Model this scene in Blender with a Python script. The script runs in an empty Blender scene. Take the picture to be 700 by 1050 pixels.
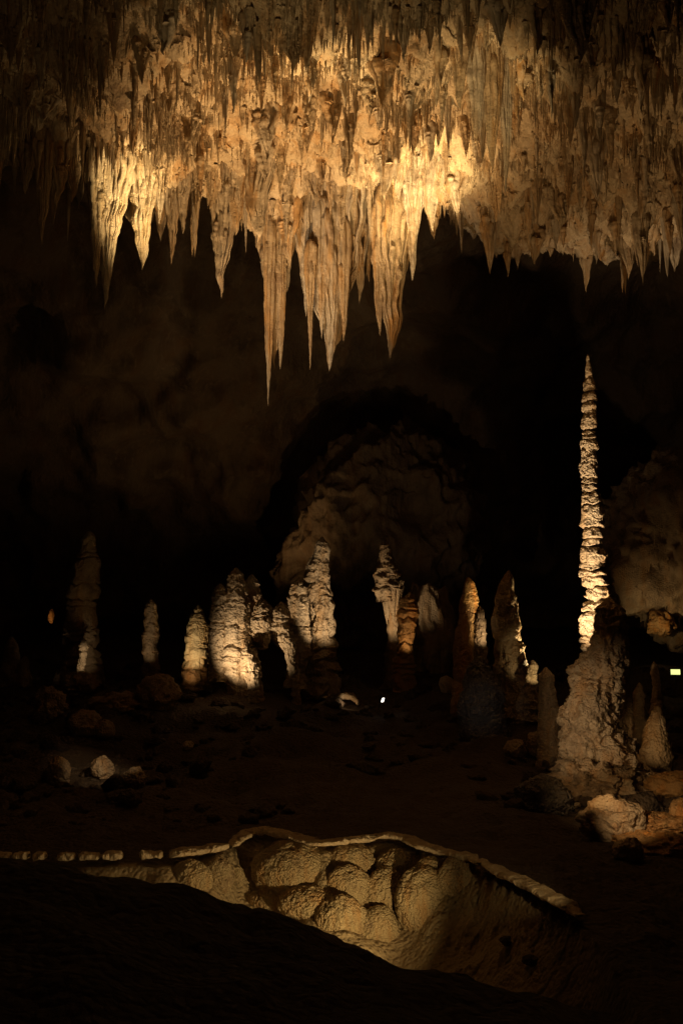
import bpy, bmesh, math
import numpy as np
from math import radians, pi, sin, cos
from mathutils import Vector

rng = np.random.default_rng(11)
scene = bpy.context.scene
C = scene.collection

# ------------------------------------------------------------------ camera
F = 1100.0; CX, CY = 350.0, 525.0; HOR = 620.0; EYE = 4.0
PITCH = math.atan((HOR - CY) / F)
def at(px, py, Y):
    """point at forward distance Y seen at photo position px, py"""
    x = (np.asarray(px, float) - CX) / F
    y = (CY - np.asarray(py, float)) / F
    d = cos(PITCH) - y * sin(PITCH)
    k = Y / d
    return np.stack(np.broadcast_arrays(x * k, Y * np.ones_like(k), EYE + (sin(PITCH) + y * cos(PITCH)) * k), -1)
def V(px, py, Y): return Vector(at(px, py, Y).tolist())
def pxm(Y): return Y / F      # metres per photo pixel, near enough
cam = bpy.data.cameras.new('camera'); co = bpy.data.objects.new('camera', cam); C.objects.link(co)
co.location = (0, 0, EYE); co.rotation_euler = (pi / 2 + PITCH, 0, 0)
cam.sensor_fit = 'VERTICAL'; cam.sensor_height = 24; cam.lens = F / 1050 * 24
cam.clip_start = 0.1; cam.clip_end = 500
scene.camera = co

# ------------------------------------------------------------------ numpy noise
_perm = np.random.default_rng(5).permutation(256); _perm = np.concatenate([_perm, _perm, _perm])
_g = np.random.default_rng(6).normal(size=(256, 3)); _g /= np.linalg.norm(_g, axis=1)[:, None]
def noise(p):
    p = np.asarray(p, float)
    i = np.floor(p).astype(int); f = p - i; u = f * f * f * (f * (f * 6 - 15) + 10)
    i &= 255
    out = 0
    for dx in (0, 1):
        wx = u[..., 0] if dx else 1 - u[..., 0]
        for dy in (0, 1):
            wy = u[..., 1] if dy else 1 - u[..., 1]
            for dz in (0, 1):
                wz = u[..., 2] if dz else 1 - u[..., 2]
                h = _perm[_perm[_perm[(i[..., 0] + dx) & 255] + ((i[..., 1] + dy) & 255)] + ((i[..., 2] + dz) & 255)]
                g = _g[h]
                out = out + wx * wy * wz * ((f[..., 0] - dx) * g[..., 0] + (f[..., 1] - dy) * g[..., 1] + (f[..., 2] - dz) * g[..., 2])
    return out * 1.6
def fbm(p, o=4, lac=2.03, gain=0.5):
    a = 1; s = 0; p = np.asarray(p, float)
    for k in range(o):
        s = s + a * noise(p + 17.3 * k); p = p * lac; a *= gain
    return s
def ridged(p, o=4, gain=0.5):
    a = 1; s = 0; p = np.asarray(p, float)
    for k in range(o):
        s = s + a * (1 - 2 * np.abs(noise(p + 9.1 * k))); p = p * 2.1; a *= gain
    return s

# ------------------------------------------------------------------ objects
def mesh(name, v, f, mat):
    me = bpy.data.meshes.new(name)
    v = np.ascontiguousarray(v, dtype=np.float32).reshape(-1, 3)
    f = np.asarray(f, dtype=np.int32)
    n, k = f.shape
    me.vertices.add(len(v)); me.vertices.foreach_set('co', v.ravel())
    me.loops.add(n * k); me.loops.foreach_set('vertex_index', f.ravel())
    me.polygons.add(n); me.polygons.foreach_set('loop_start', np.arange(n, dtype=np.int32) * k)
    me.polygons.foreach_set('loop_total', np.full(n, k, dtype=np.int32))
    me.polygons.foreach_set('use_smooth', np.ones(n, dtype=bool))
    me.update(calc_edges=True); me.validate()
    me.materials.append(mat)
    return me
def link(name, me, parent=None, label=None, cat=None, group=None, kind=None):
    o = bpy.data.objects.new(name, me); C.objects.link(o)
    if parent: o.parent = parent
    if label: o['label'] = label
    if cat: o['category'] = cat
    if group: o['group'] = group
    if kind: o['kind'] = kind
    return o
def thing(name, v, f, mat, label, cat, group=None, parent=None, base=None):
    """mesh with its origin at its base"""
    v = np.asarray(v, float).reshape(-1, 3)
    if parent is not None:
        me = mesh(name, v - np.array(parent.location), f, mat)
        return link(name, me, parent, label)
    if base is None:
        base = v.mean(0); base[2] = v[:, 2].min()
    me = mesh(name, v - base, f, mat)
    o = link(name, me, None, label, cat, group); o.location = base.tolist()
    return o
def grid_faces(nu, nv, wrap=False):
    a = np.arange(nu * nv).reshape(nu, nv)
    if wrap:
        b = np.roll(a, -1, axis=1)
        q = np.stack([a[:-1], b[:-1], b[1:], a[1:]], -1)
    else:
        q = np.stack([a[:-1, :-1], a[:-1, 1:], a[1:, 1:], a[1:, :-1]], -1)
    return q.reshape(-1, 4)
def merge(parts):
    vs, fs, n = [], [], 0
    for v, f in parts:
        v = v.reshape(-1, 3); vs.append(v); fs.append(f + n); n += len(v)
    return np.concatenate(vs), np.concatenate(fs)

# ------------------------------------------------------------------ materials
def rock(name, base, stain, dark, streak=1.0, bump=0.5, scale=1.0, rough=0.62, pop=0.6, tip=None, zt=0, zs=1):
    m = bpy.data.materials.new(name); m.use_nodes = True
    nt = m.node_tree; N = nt.nodes; L = nt.links; b = N['Principled BSDF']
    geo = N.new('ShaderNodeNewGeometry')
    def mapping(sc):
        mp = N.new('ShaderNodeMapping'); mp.inputs['Scale'].default_value = sc
        L.new(geo.outputs['Position'], mp.inputs['Vector']); return mp.outputs[0]
    def nz(vec, s, d=4, r=0.55, dist=0.0):
        n = N.new('ShaderNodeTexNoise'); n.inputs['Scale'].default_value = s; n.inputs['Detail'].default_value = d
        n.inputs['Roughness'].default_value = r; n.inputs['Distortion'].default_value = dist
        L.new(vec, n.inputs['Vector']); return n.outputs['Fac']
    def ramp(fac, lo, hi):
        r = N.new('ShaderNodeMapRange'); r.inputs['From Min'].default_value = lo; r.inputs['From Max'].default_value = hi
        L.new(fac, r.inputs['Value']); return r.outputs[0]
    def mix(f, a, c):
        x = N.new('ShaderNodeMix'); x.data_type = 'RGBA'
        L.new(f, x.inputs[0])
        for i, s in ((6, a), (7, c)):
            if isinstance(s, tuple): x.inputs[i].default_value = (*s, 1)
            else: L.new(s, x.inputs[i])
        return x.outputs[2]
    v1 = mapping((1, 1, 1)); v2 = mapping((1, 1, 0.13))
    c = mix(ramp(nz(v2, 2.2 * scale, 5), 0.47, 0.66), base, stain)
    c = mix(ramp(nz(v1, 1.1 * scale, 6, 0.6), 0.50, 0.72), c, dark)
    light = tuple(min(1, k * 1.22) for k in base)
    c = mix(ramp(nz(v2, 9 * scale, 3), 0.52, 0.75), c, light)
    L.new(c, b.inputs['Base Color'])
    b.inputs['Roughness'].default_value = rough
    b.inputs['Specular IOR Level'].default_value = 0.35
    # relief: vertical fluting, lumps, popcorn grains
    def math_(op, a, k):
        q = N.new('ShaderNodeMath'); q.operation = op
        L.new(a, q.inputs[0])
        if isinstance(k, (int, float)): q.inputs[1].default_value = k
        else: L.new(k, q.inputs[1])
        return q.outputs[0]
    h = math_('MULTIPLY', nz(v2, 7 * scale, 3), 0.8 * streak)
    h = math_('ADD', h, math_('MULTIPLY', nz(v1, 5 * scale, 7, 0.65), 0.9))
    vo = N.new('ShaderNodeTexVoronoi'); vo.inputs['Scale'].default_value = 14 * scale; L.new(v1, vo.inputs['Vector'])
    h = math_('SUBTRACT', h, math_('MULTIPLY', vo.outputs['Distance'], pop))
    bp = N.new('ShaderNodeBump'); bp.inputs['Strength'].default_value = bump; bp.inputs['Distance'].default_value = 0.12 / scale
    L.new(h, bp.inputs['Height']); L.new(bp.outputs[0], b.inputs['Normal'])
    return m
M_ceil = rock('ceiling_limestone', (0.44, 0.34, 0.22), (0.40, 0.25, 0.12), (0.22, 0.15, 0.09), streak=1.5, bump=0.7, scale=1.1, pop=0.12)
M_drip = rock('dripstone', (0.46, 0.38, 0.28), (0.42, 0.26, 0.12), (0.26, 0.19, 0.13), streak=1.6, bump=0.45, scale=1.5, pop=0.15, rough=0.5)
M_dripo = rock('ochre_dripstone', (0.42, 0.31, 0.19), (0.45, 0.24, 0.08), (0.26, 0.17, 0.10), streak=1.6, bump=0.45, scale=1.5, pop=0.2, rough=0.5)
M_grain = rock('grainy_dripstone', (0.48, 0.39, 0.27), (0.42, 0.30, 0.16), (0.28, 0.20, 0.12), streak=0.9, bump=0.6, scale=2.0, pop=0.3)
M_pale = rock('pale_stalagmite_stone', (0.50, 0.40, 0.28), (0.45, 0.30, 0.16), (0.24, 0.17, 0.10), streak=0.9, bump=0.8, scale=1.3, pop=0.5)
M_tan = rock('tan_stalagmite_stone', (0.40, 0.30, 0.19), (0.40, 0.24, 0.11), (0.20, 0.14, 0.09), streak=0.8, bump=0.6, scale=1.3, pop=0.8)
M_orng = rock('orange_stained_stone', (0.42, 0.25, 0.10), (0.48, 0.20, 0.04), (0.25, 0.14, 0.06), streak=0.6, bump=0.7, scale=1.3, pop=0.5)
M_grey = rock('grey_stone', (0.22, 0.19, 0.165), (0.20, 0.17, 0.14), (0.12, 0.11, 0.10), streak=0.3, bump=1.0, scale=1.1, pop=0.8)
M_dome = rock('popcorn_flowstone', (0.40, 0.30, 0.16), (0.40, 0.24, 0.10), (0.20, 0.13, 0.07), streak=0.2, bump=0.8, scale=2.2, pop=0.7)
M_wall = rock('cave_wall_rock', (0.26, 0.18, 0.11), (0.24, 0.14, 0.07), (0.12, 0.08, 0.05), streak=0.8, bump=0.7, scale=0.5, pop=0.1, rough=0.8)
M_rim = rock('pale_rimstone', (0.56, 0.43, 0.27), (0.50, 0.36, 0.20), (0.40, 0.28, 0.16), streak=0.2, bump=0.6, scale=2.5, pop=0.4)
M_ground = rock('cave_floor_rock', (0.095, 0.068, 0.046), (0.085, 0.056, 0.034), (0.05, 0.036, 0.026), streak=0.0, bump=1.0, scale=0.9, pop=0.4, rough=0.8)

# ------------------------------------------------------------------ ground
RIM = np.array([(-400, 872), (0, 872), (60, 873), (120, 872), (180, 871), (228, 864), (240, 856), (250, 849), (275, 846), (300, 851), (330, 859),
                (370, 855), (400, 851), (425, 856), (440, 864), (465, 869), (488, 875), (500, 884), (525, 896), (550, 908), (575, 922),
                (600, 940), (640, 990), (700, 1080), (1100, 1400)], float)
def rimY(px): return 4.0 * F / (np.interp(px, RIM[:, 0], RIM[:, 1]) - HOR)
def crestz(px): return EYE - 8 * (np.interp(px, [-300, 0, 170, 300, 440, 560, 700, 1000], [872, 884, 905, 946, 992, 1022, 1062, 1150]) - HOR) / F
def ground_z(x, Y):
    x = np.asarray(x, float); Y = np.asarray(Y, float)
    px = CX + x / np.maximum(Y, 0.5) * F
    px8 = CX + x / 8.0 * F
    far = np.interp(Y, [0, 20, 25, 30, 38, 50, 70, 90], [-.1, -.1, .0, .55, 1.1, 1.7, 2.6, 3.0])
    ry = np.minimum(rimY(px), 19.8)
    bot = -1.75
    t = np.clip((ry - 0.25 - Y) / 2.6, 0, 1)
    wallz = far + (bot - far) * (t ** 0.75)
    zc = crestz(px8)
    near = np.where(Y < 8, 2.3 + (zc - 2.3) * np.clip((Y - 3) / 5, 0, 1), zc - 0.10 * (Y - 8) - 0.2 * (np.clip(Y - 8, 0, 9)) ** 1.75)
    z = np.maximum(near, wallz)
    # right of the basin the floor runs on without a hollow
    k = np.clip((px - 600) / 60, 0, 1) * np.clip((Y - 8) / 3, 0, 1)
    flat = np.interp(Y, [8, 13, 20], [0.2, -.2, -.1])
    z = z * (1 - k) + np.where(Y > 19.5, far, np.maximum(near, flat)) * k
    return z
Ys = np.concatenate([np.linspace(-12, 1.5, 20), 1.6 * (6.6 / 1.6) ** np.linspace(0, 1, 60), np.linspace(6.7, 22, 230), 22.1 * (95 / 22.1) ** np.linspace(0, 1, 150)])
us = np.linspace(-1.1, 1.1, 380)
Yg, ug = np.meshgrid(Ys, us, indexing='ij')
xg = ug * (np.maximum(Yg, 2) * 0.62 + 9)
def ground_full(x, Y):
    z = ground_z(x, Y); p = np.stack([x, Y, z], -1)
    px = CX + x / np.maximum(Y, .5) * F
    calm = 1 - np.clip(1 - np.abs(Y - np.minimum(rimY(px), 19.8) - 0.3) / 1.5, 0, 1) * (px < 620)
    z = z + calm * (0.16 * fbm(p * 0.55, 4) * np.clip((Y - 8.6) / 3, 0.45, 1)) + 0.07 * fbm(p * 2.2, 4) * (0.3 + 0.7 * calm)
    return z + np.clip((Y - 21) / 8, 0, 1) * fbm(p * 0.3 + 4, 3) * 0.38
zg = ground_full(xg, Yg)
def hit(px, py, y0=9.5, y1=60):
    """distance at which the sight line through px, py meets the ground"""
    Yt = np.linspace(y0, y1, 1500); p = at(np.full(1500, float(px)), np.full(1500, float(py)), Yt)
    below = p[:, 2] <= ground_full(p[:, 0], p[:, 1])
    return float(Yt[np.argmax(below)]) if below.any() else None
G = np.stack([xg, Yg, zg], -1)
gpx = CX + xg / np.maximum(Yg, .5) * F; ry_ = np.minimum(rimY(gpx), 19.8)
inb = ((Yg < ry_ - 0.12) & (Yg > ry_ - 3.4) & (gpx > 90) & (gpx < 660) & (Yg > 12.2))
G[..., 1] -= inb * np.clip((ry_ - Yg) / .5, 0, 1) * (0.10 * fbm(G * 2.2, 3) + 0.03 * ridged(G * 8, 2))
gm = mesh('ground', G, grid_faces(*xg.shape), M_ground)
crust = np.clip((ry_ + 0.02 - Yg) / 0.2, 0, 1) * np.clip((620 - gpx) / 90, 0, 1) * np.clip((gpx - 60) / 60, 0, 1) * np.clip((Yg - 12) / .6, 0, 1)
at_ = gm.attributes.new('crust', 'FLOAT', 'POINT'); at_.data.foreach_set('value', crust.ravel().astype(np.float32))
_nt = M_ground.node_tree; _b = _nt.nodes['Principled BSDF']; _src = _b.inputs['Base Color'].links[0].from_socket
_at = _nt.nodes.new('ShaderNodeAttribute'); _at.attribute_name = 'crust'
_mx = _nt.nodes.new('ShaderNodeMix'); _mx.data_type = 'RGBA'; _nz = _nt.nodes.new('ShaderNodeTexNoise'); _nz.inputs['Scale'].default_value = 1.6; _nz.inputs['Detail'].default_value = 8
_cr = _nt.nodes.new('ShaderNodeMix'); _cr.data_type = 'RGBA'; _cr.inputs[6].default_value = (.30, .20, .10, 1); _cr.inputs[7].default_value = (.44, .34, .19, 1)
_g2 = _nt.nodes.new('ShaderNodeNewGeometry'); _nt.links.new(_g2.outputs['Position'], _nz.inputs['Vector'])
_nt.links.new(_nz.outputs['Fac'], _cr.inputs[0]); _nt.links.new(_at.outputs['Fac'], _mx.inputs[0]); _nt.links.new(_src, _mx.inputs[6])
_nt.links.new(_cr.outputs[2], _mx.inputs[7]); _nt.links.new(_mx.outputs[2], _b.inputs['Base Color'])
link('ground', gm, kind='structure')

# ------------------------------------------------------------------ rock shell
# back vault and far walls
prof = np.array([(14, 21), (24, 20), (34, 21), (43, 22.5), (50, 21), (56, 17.5), (61, 12.5), (64.5, 7), (66, 2.5), (67, -1)], float)
s_ = np.linspace(0, 1, 200); sp = np.linspace(0, 1, len(prof))
pY = np.interp(s_, sp, prof[:, 0]); pZ = np.interp(s_, sp, prof[:, 1])
k_ = np.ones(13) / 13
pY = np.convolve(np.pad(pY, 6, 'edge'), k_, 'valid'); pZ = np.convolve(np.pad(pZ, 6, 'edge'), k_, 'valid')
xs_ = np.linspace(-1, 1, 300)
S, X = np.meshgrid(np.arange(200), xs_, indexing='ij')
xx = X * 36; side = np.abs(X) ** 4
yy = pY[S] - side * 16 * (pY[S] / 66); zz = pZ[S] * (1 - 0.25 * np.abs(X) ** 3)
W = np.stack([xx, yy, zz], -1)
n1 = fbm(W * 0.10 + 3, 3) * 3.2 + ridged(W * np.array([.22, .22, .13]) + 7, 4) * 0.85 + fbm(W * 1.0, 3) * 0.25
W[..., 1] -= n1 * np.clip((S - 60) / 80, 0, 1); W[..., 2] -= n1 * 0.7 * np.clip((170 - S) / 80, 0, 1)
link('cave_wall', mesh('cave_wall', W, grid_faces(200, 300)[:, ::-1], M_wall), kind='structure')
# side walls
for sgn, nm in ((-1, 'cave_wall_left'), (1, 'cave_wall_right')):
    yv, zv = np.meshgrid(np.linspace(-6, 62, 240), np.linspace(-3, 24, 120), indexing='ij')
    xv = sgn * (15 + 0.36 * yv + 2.5 * (zv < -9) - 0.012 * (zv - 8) ** 2)
    Q = np.stack([xv, yv, zv], -1)
    Q[..., 0] -= sgn * (fbm(Q * 0.13 + 5 * sgn, 4) * 2.6 + ridged(Q * np.array([.4, .4, .15]), 3) * 0.7)
    f = grid_faces(240, 120)
    link(nm, mesh(nm, Q, f if sgn > 0 else f[:, ::-1], M_wall), kind='structure')

# ceiling over the viewer, ending in an irregular lip
LIP = np.array([(-500, 120), (0, 150), (40, 160), (80, 170), (110, 178), (135, 190), (160, 172), (190, 160), (215, 168), (240, 175), (270, 188), (300, 196), (345, 205),
                (385, 208), (410, 200), (440, 192), (462, 205), (480, 214), (505, 226), (530, 234), (560, 235), (600, 242), (630, 248), (660, 250), (700, 242), (760, 238), (1200, 230)], float)
CZ = 14.5
def ceil_h(x, Y):
    p = np.stack([x, Y, np.zeros_like(x)], -1)
    return CZ + 0.9 * fbm(p * 0.16 + 2, 3) - 0.35 * ridged(p * 0.6, 3) * 0.5 + 0.28 * fbm(p * 1.6 + 5, 4)
nu, nv, nc = 520, 300, 90
pxs = np.linspace(-350, 1050, nu)
lipY = (CZ - EYE) * F / (HOR - np.interp(pxs, LIP[:, 0], LIP[:, 1]))
lipY = lipY + 0.5 * noise(np.stack([pxs * 0.03, pxs * 0, pxs * 0], -1))
rows = []
for i in range(nv):
    Yr = 9.0 + (lipY - 9.0) * (i / (nv - 1)) ** 0.8
    # the rays fan out, but keep x fixed to real metres at the lip so the rows run straight
    xr = (pxs - CX) / F * (lipY * 0.45 + Yr * 0.55)
    z = ceil_h(xr, Yr)
    rows.append(np.stack([xr, Yr, z], -1))
for j in range(1, nc + 1):          # curls up and back behind the lip
    t = j / nc
    a = t * pi * 0.5
    Yr = lipY + 1.6 * np.sin(a) + 2.5 * t * t; xr = (pxs - CX) / F * (lipY + 0.55 * (Yr - lipY))
    z = ceil_h(xr, lipY) + 1.2 * (1 - np.cos(a)) + 5.5 * t ** 2.2
    rows.append(np.stack([xr, Yr, z], -1))
K = np.array(rows)
tt_ = np.clip(1.15 - np.arange(nv + nc) / nv, 0, 1)[:, None] ** 0.5 * (np.arange(nv + nc) < nv * 1.15)[:, None]
K[..., 2] += tt_ * (0.75 * ridged(K * np.array([.33, .33, 0]) + 3, 2) - 0.5 + 0.35 * noise(K * np.array([.9, .9, 0])))
K[..., 2] += 0.10 * ridged(K * np.array([3.2, 3.2, 1.5]), 3)
K += (fbm(K * 1.3, 4) * 0.22 + np.abs(noise(K * np.array([2.6, 2.6, 1.2]))) * 0.25)[..., None] * np.array([0.25, 0.9, -0.75])
link('cave_ceiling', mesh('cave_ceiling', K, grid_faces(nv + nc, nu)[:, ::-1], M_ceil), kind='structure')
Kc = K[:nv]

# ------------------------------------------------------------------ dripstone makers
def strand(path, rad, seg=8, ph=0.0):
    """tube along a path (n,3) with radii (n,), horizontal rings"""
    a = np.linspace(0, 2 * pi, seg, endpoint=False) + ph
    ring = np.stack([np.cos(a), np.sin(a), np.zeros(seg)], -1)
    v = path[:, None, :] + rad[:, None, None] * ring[None]
    return v, grid_faces(len(path), seg, True)
def bundle(W_, L_, n, rs, depth=0.6, power=0.75, tips=2, lump=0.05, nz_=50, lean=(0, 0), cap=0.0, frac=(0.4, 0.95)):
    """fluted stalactite hanging from z=0 down to -L (its rounded root reaches a little higher): tapering core with fused
    strands that end at their own lengths"""
    r = np.random.default_rng(rs); parts = []
    n = int(n * 1.5)
    T0 = -min(0.25, 0.55 * W_ / L_)
    def prof_(tt):
        body = 0.5 * W_ * np.clip(1 - np.maximum(tt, 0), 0, 1) ** power * (1 + (0.0 if cap else 0.22) * np.exp(-np.maximum(tt, 0) * 10))
        dome = np.sqrt(np.clip((tt - T0) / (0.06 - T0), 0, 1)) if cap else np.clip((tt - T0) / (0.02 - T0), 0, 1) ** 0.35
        belly = 1 + 0.10 * np.sin(np.clip(tt, 0, 1) * 5 + rs)
        return body * dome * belly
    t = T0 + (1 - T0) * np.linspace(0, 1, nz_) ** 1.1
    def axis(q):
        w = np.stack([noise(np.stack([q * 2 + rs, q * 0, q * 0 + 3], -1)), noise(np.stack([q * 2 + rs, q * 0 + 8, q * 0], -1)), q * 0], -1) * W_ * 0.16 * np.clip(q, 0, 1)[..., None]
        return np.stack([lean[0] * q * L_, lean[1] * q * L_, -q * L_], -1) + w
    ax = axis(t)
    seg = 40; a = np.linspace(0, 2 * pi, seg, endpoint=False)
    R = prof_(t)[:, None] * (0.84 + 0.14 * noise(np.stack(np.broadcast_arrays(np.cos(a)[None] * 2.5 + rs, np.sin(a)[None] * 2.5, t[:, None] * 3.0), -1)))
    v = np.stack([ax[:, None, 0] + R * np.cos(a), ax[:, None, 1] + R * np.sin(a) * depth, np.broadcast_to(ax[:, None, 2], R.shape)], -1)
    parts.append((v, grid_faces(nz_, seg, True)))
    for k in range(n):
        th = 2 * pi * (k + r.uniform(-.45, .45)) / n
        tk = frac[0] + (frac[1] - frac[0]) * r.random() ** 0.8
        if k % max(1, n // max(1, tips)) == 0: tk = r.uniform(0.85, 1.02)
        t0 = r.uniform(0.05, 0.4) if r.random() < 0.45 else T0 * r.uniform(0.2, 0.9)
        m = 30; q = t0 + (tk - t0) * np.linspace(0, 1, m)
        off = prof_(q) * (0.84 + 0.24 * r.random()) * (0.55 + 0.45 * np.clip((q - t0) / (0.22 * (tk - t0)), 0, 1) ** 0.7)
        th2 = th + 0.5 * noise(np.stack([q * 2.2 + k, q * 0 + rs, q * 0], -1))
        path = axis(q) + np.stack([np.cos(th2) * off, np.sin(th2) * off * depth, q * 0], -1)
        u = np.linspace(0, 1, m)
        rr = (pi * W_ / n) * r.uniform(0.3, 1.0) * (1 - u) ** 0.5 * (0.9 + 0.25 * noise(np.stack([u * 7 + k, u * 0, u * 0 + rs], -1))) * np.clip(u * 9 + 0.15, 0, 1) ** 0.5
        rr = np.maximum(rr * (0.7 + 0.5 * (1 - u)), 0.003); rr[-1] = 0.001
        parts.append(strand(path, rr, 7, r.random()))
    v, f = merge(parts)
    v = v + lump * W_ * (fbm(v * (2.5 / max(W_, 0.3)) + rs, 3) * 0.8)[:, None] * np.array([1, 1, 0.2])
    return v, f

drapes = []
def hang(px, top, tip, w, dY, n, rs, label, mat=M_drip, name='stalactite', cat='stalactite', group='large stalactites of the hanging cluster', **kw):
    """a stalactite seen at px from top to tip; dY is its distance"""
    p = V(px, top, dY); q = V(px, tip, dY)
    L_ = p.z - q.z
    v, f = bundle(w * (1.22 if w > 20 and tip > 200 else 1.05) * pxm(dY), L_, int(n * 1.25), rs, **kw)
    up = 0.5
    me = mesh(name, v, f, mat)
    o = link(name, me, None, label, cat, group); o.location = p
    drapes.append(o)
    return o

# --- the hero stalactites
H = hang
H(111, 158, 314, 40, 23.6, 16, 1, 'big grainy golden stalactite with a double tip, longest one on the left', M_grain, tips=2, power=0.85, frac=(.5, .9))
H(101, 160, 296, 20, 23.4, 9, 2, 'slim grainy stalactite fused to the left flank of the big double-tipped one', M_grain, tips=1, power=0.8)
H(147, 172, 277, 30, 24.2, 13, 3, 'glowing short grainy stalactite just right of the long double-tipped left one', M_grain, power=0.9)
H(136, 165, 232, 22, 24.6, 10, 4, 'stubby overlit stalactite beside the brightest glow on the left', M_grain)
H(46, 140, 253, 19, 22.9, 11, 5, 'brown cone stalactite hanging lowest near the left edge', M_dripo, power=0.9)
H(60, 140, 215, 22, 23.1, 10, 6, 'dim brown stalactite fringe right of the leftmost brown cone', M_dripo)
H(28, 128, 200, 22, 22.8, 10, 61, 'dark ragged stalactite at the left margin under the brown ceiling shelf', M_dripo)
H(75, 145, 208, 20, 23.4, 10, 62, 'dim short stalactite half way between brown cone and golden double tip', M_dripo)
H(177, 160, 272, 18, 24.8, 9, 7, 'thin grey stalactite ending in a needle between two dark hollows', tips=1)
H(189, 150, 240, 20, 24.6, 10, 8, 'short grey fluted stalactite right of the grey needle')
H(201, 160, 264, 9, 25.0, 5, 9, 'single pencil-thin stalactite with free hanging tip left of the grey cone', tips=1)
H(165, 158, 232, 20, 24.9, 9, 10, 'short brownish stalactite left of the grey needle', M_dripo)
H(229, 190, 306, 27, 25.6, 12, 11, 'plain grey cone stalactite hanging apart before the dark vault', power=0.95, tips=1)
H(216, 150, 215, 24, 25.2, 10, 12, 'brown stubby stalactite above left of the grey cone', M_dripo)
H(243, 130, 242, 25, 25.0, 12, 13, 'grey fluted curtain stalactite above right of the grey cone')
H(268, 92, 244, 42, 24.2, 18, 14, 'tall pale pleated curtain stalactite high in the middle of the ceiling', power=0.55)
H(256, 120, 200, 22, 24.6, 10, 141, 'dark narrow pleat stalactite left of the tall pale curtain')
H(282, 206, 380, 38, 26.6, 15, 15, 'ochre stalactite that narrows below a wide collar into twin spikes', M_dripo, power=1.25, tips=3, cap=1)
H(276, 225, 417, 15, 26.4, 7, 16, 'longest ochre needle stalactite, its tip the lowest point of the whole cluster', M_dripo, power=0.85, tips=1)
H(288, 225, 380, 13, 26.5, 7, 17, 'ochre spike stalactite just right of the lowest needle', M_dripo, power=0.6, tips=1)
H(295, 160, 300, 30, 26.9, 15, 18, 'dark grey pleated stalactite between ochre spikes and broad fan')
H(314, 170, 325, 28, 26.6, 13, 19, 'grey fluted stalactite just left of the broad fan', power=0.8)
H(318, 250, 380, 10, 26.3, 5, 20, 'thin orange-tipped stalactite hanging left of the broad fan', M_dripo, power=0.7, tips=1)
H(345, 184, 354, 56, 26.8, 30, 21, 'broad pale fan-shaped curtain stalactite in the centre of the cluster', power=0.5, tips=5, cap=1, frac=(.5, .95))
H(338, 220, 381, 24, 26.5, 11, 22, 'long grey stalactite with a blunt tip under the broad fan', power=0.7, tips=2)
H(330, 210, 348, 18, 26.4, 9, 23, 'narrow grey stalactite ending above the blunt-tipped one', power=0.8)
H(352, 230, 352, 14, 26.5, 7, 24, 'narrow ochre stalactite along the right foot of the broad fan', M_dripo, power=0.8)
H(368, 180, 312, 26, 27.0, 12, 25, 'pale pleated stalactite between broad fan and flat-topped cone', power=0.9)
H(378, 170, 290, 18, 27.2, 9, 26, 'short ochre stalactite behind the left shoulder of the flat-topped cone', M_dripo)
H(399, 207, 369, 38, 26.5, 18, 27, 'flat-topped fluted cone stalactite with one long point right of centre', M_dripo, power=0.8, tips=2, cap=1, depth=0.8)
H(389, 215, 345, 16, 26.4, 8, 28, 'slim brown stalactite hugging the left side of the flat-topped cone', M_dripo)
H(414, 205, 290, 16, 26.9, 8, 29, 'brown short stalactite behind the right side of the flat-topped cone', M_dripo)
H(423, 150, 252, 24, 26.2, 12, 30, 'brilliant white-gold stalactite above the right side of the flat-topped cone', power=0.6, cap=1)
H(422, 200, 288, 17, 26.6, 9, 31, 'grey stalactite hanging under the brilliant white-gold one')
H(443, 128, 238, 26, 25.6, 13, 32, 'bright golden pleated stalactite at the right end of the bright cluster', power=0.75)
H(408, 130, 205, 22, 25.6, 11, 33, 'golden short stalactite above the flat top of the fluted cone')
H(385, 120, 190, 24, 25.4, 11, 34, 'golden ragged stalactite high above the flat-topped cone')
H(360, 115, 190, 22, 25.4, 10, 35, 'golden ragged stalactite high above the right shoulder of the broad fan')
H(325, 110, 200, 26, 25.2, 12, 36, 'tan pleated stalactite above the left shoulder of the broad fan')
H(300, 105, 195, 22, 25.0, 10, 37, 'tan narrow stalactite right of the tall pale curtain')
# long cluster from the top edge
H(470, -10, 114, 30, 19.8, 11, 40, 'stout orange stalactite hanging from the top edge, left one of the long cluster', M_dripo, power=0.9)
H(487, -20, 152, 28, 20.2, 10, 41, 'long pale stalactite second from left in the cluster at the top edge', power=0.8)
H(502, -20, 178, 30, 20.4, 10, 42, 'long ochre stalactite in the heart of the cluster at the top edge', M_dripo, power=0.8)
H(515, -20, 198, 24, 20.6, 8, 43, 'longest slender stalactite of the cluster at the top edge', power=0.75, tips=1)
H(528, -20, 124, 26, 20.4, 11, 44, 'brown pleated stalactite at the right of the cluster at the top edge', M_dripo)
H(538, -20, 88, 20, 20.4, 9, 45, 'short brown stalactite rightmost in the cluster at the top edge', M_dripo)
H(456, -10, 60, 18, 20, 9, 46, 'short orange stalactite left of the stout orange one at the top edge', M_dripo)
H(493, 80, 168, 14, 21.5, 7, 47, 'pale thin stalactite behind the foot of the cluster at the top edge')
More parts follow.
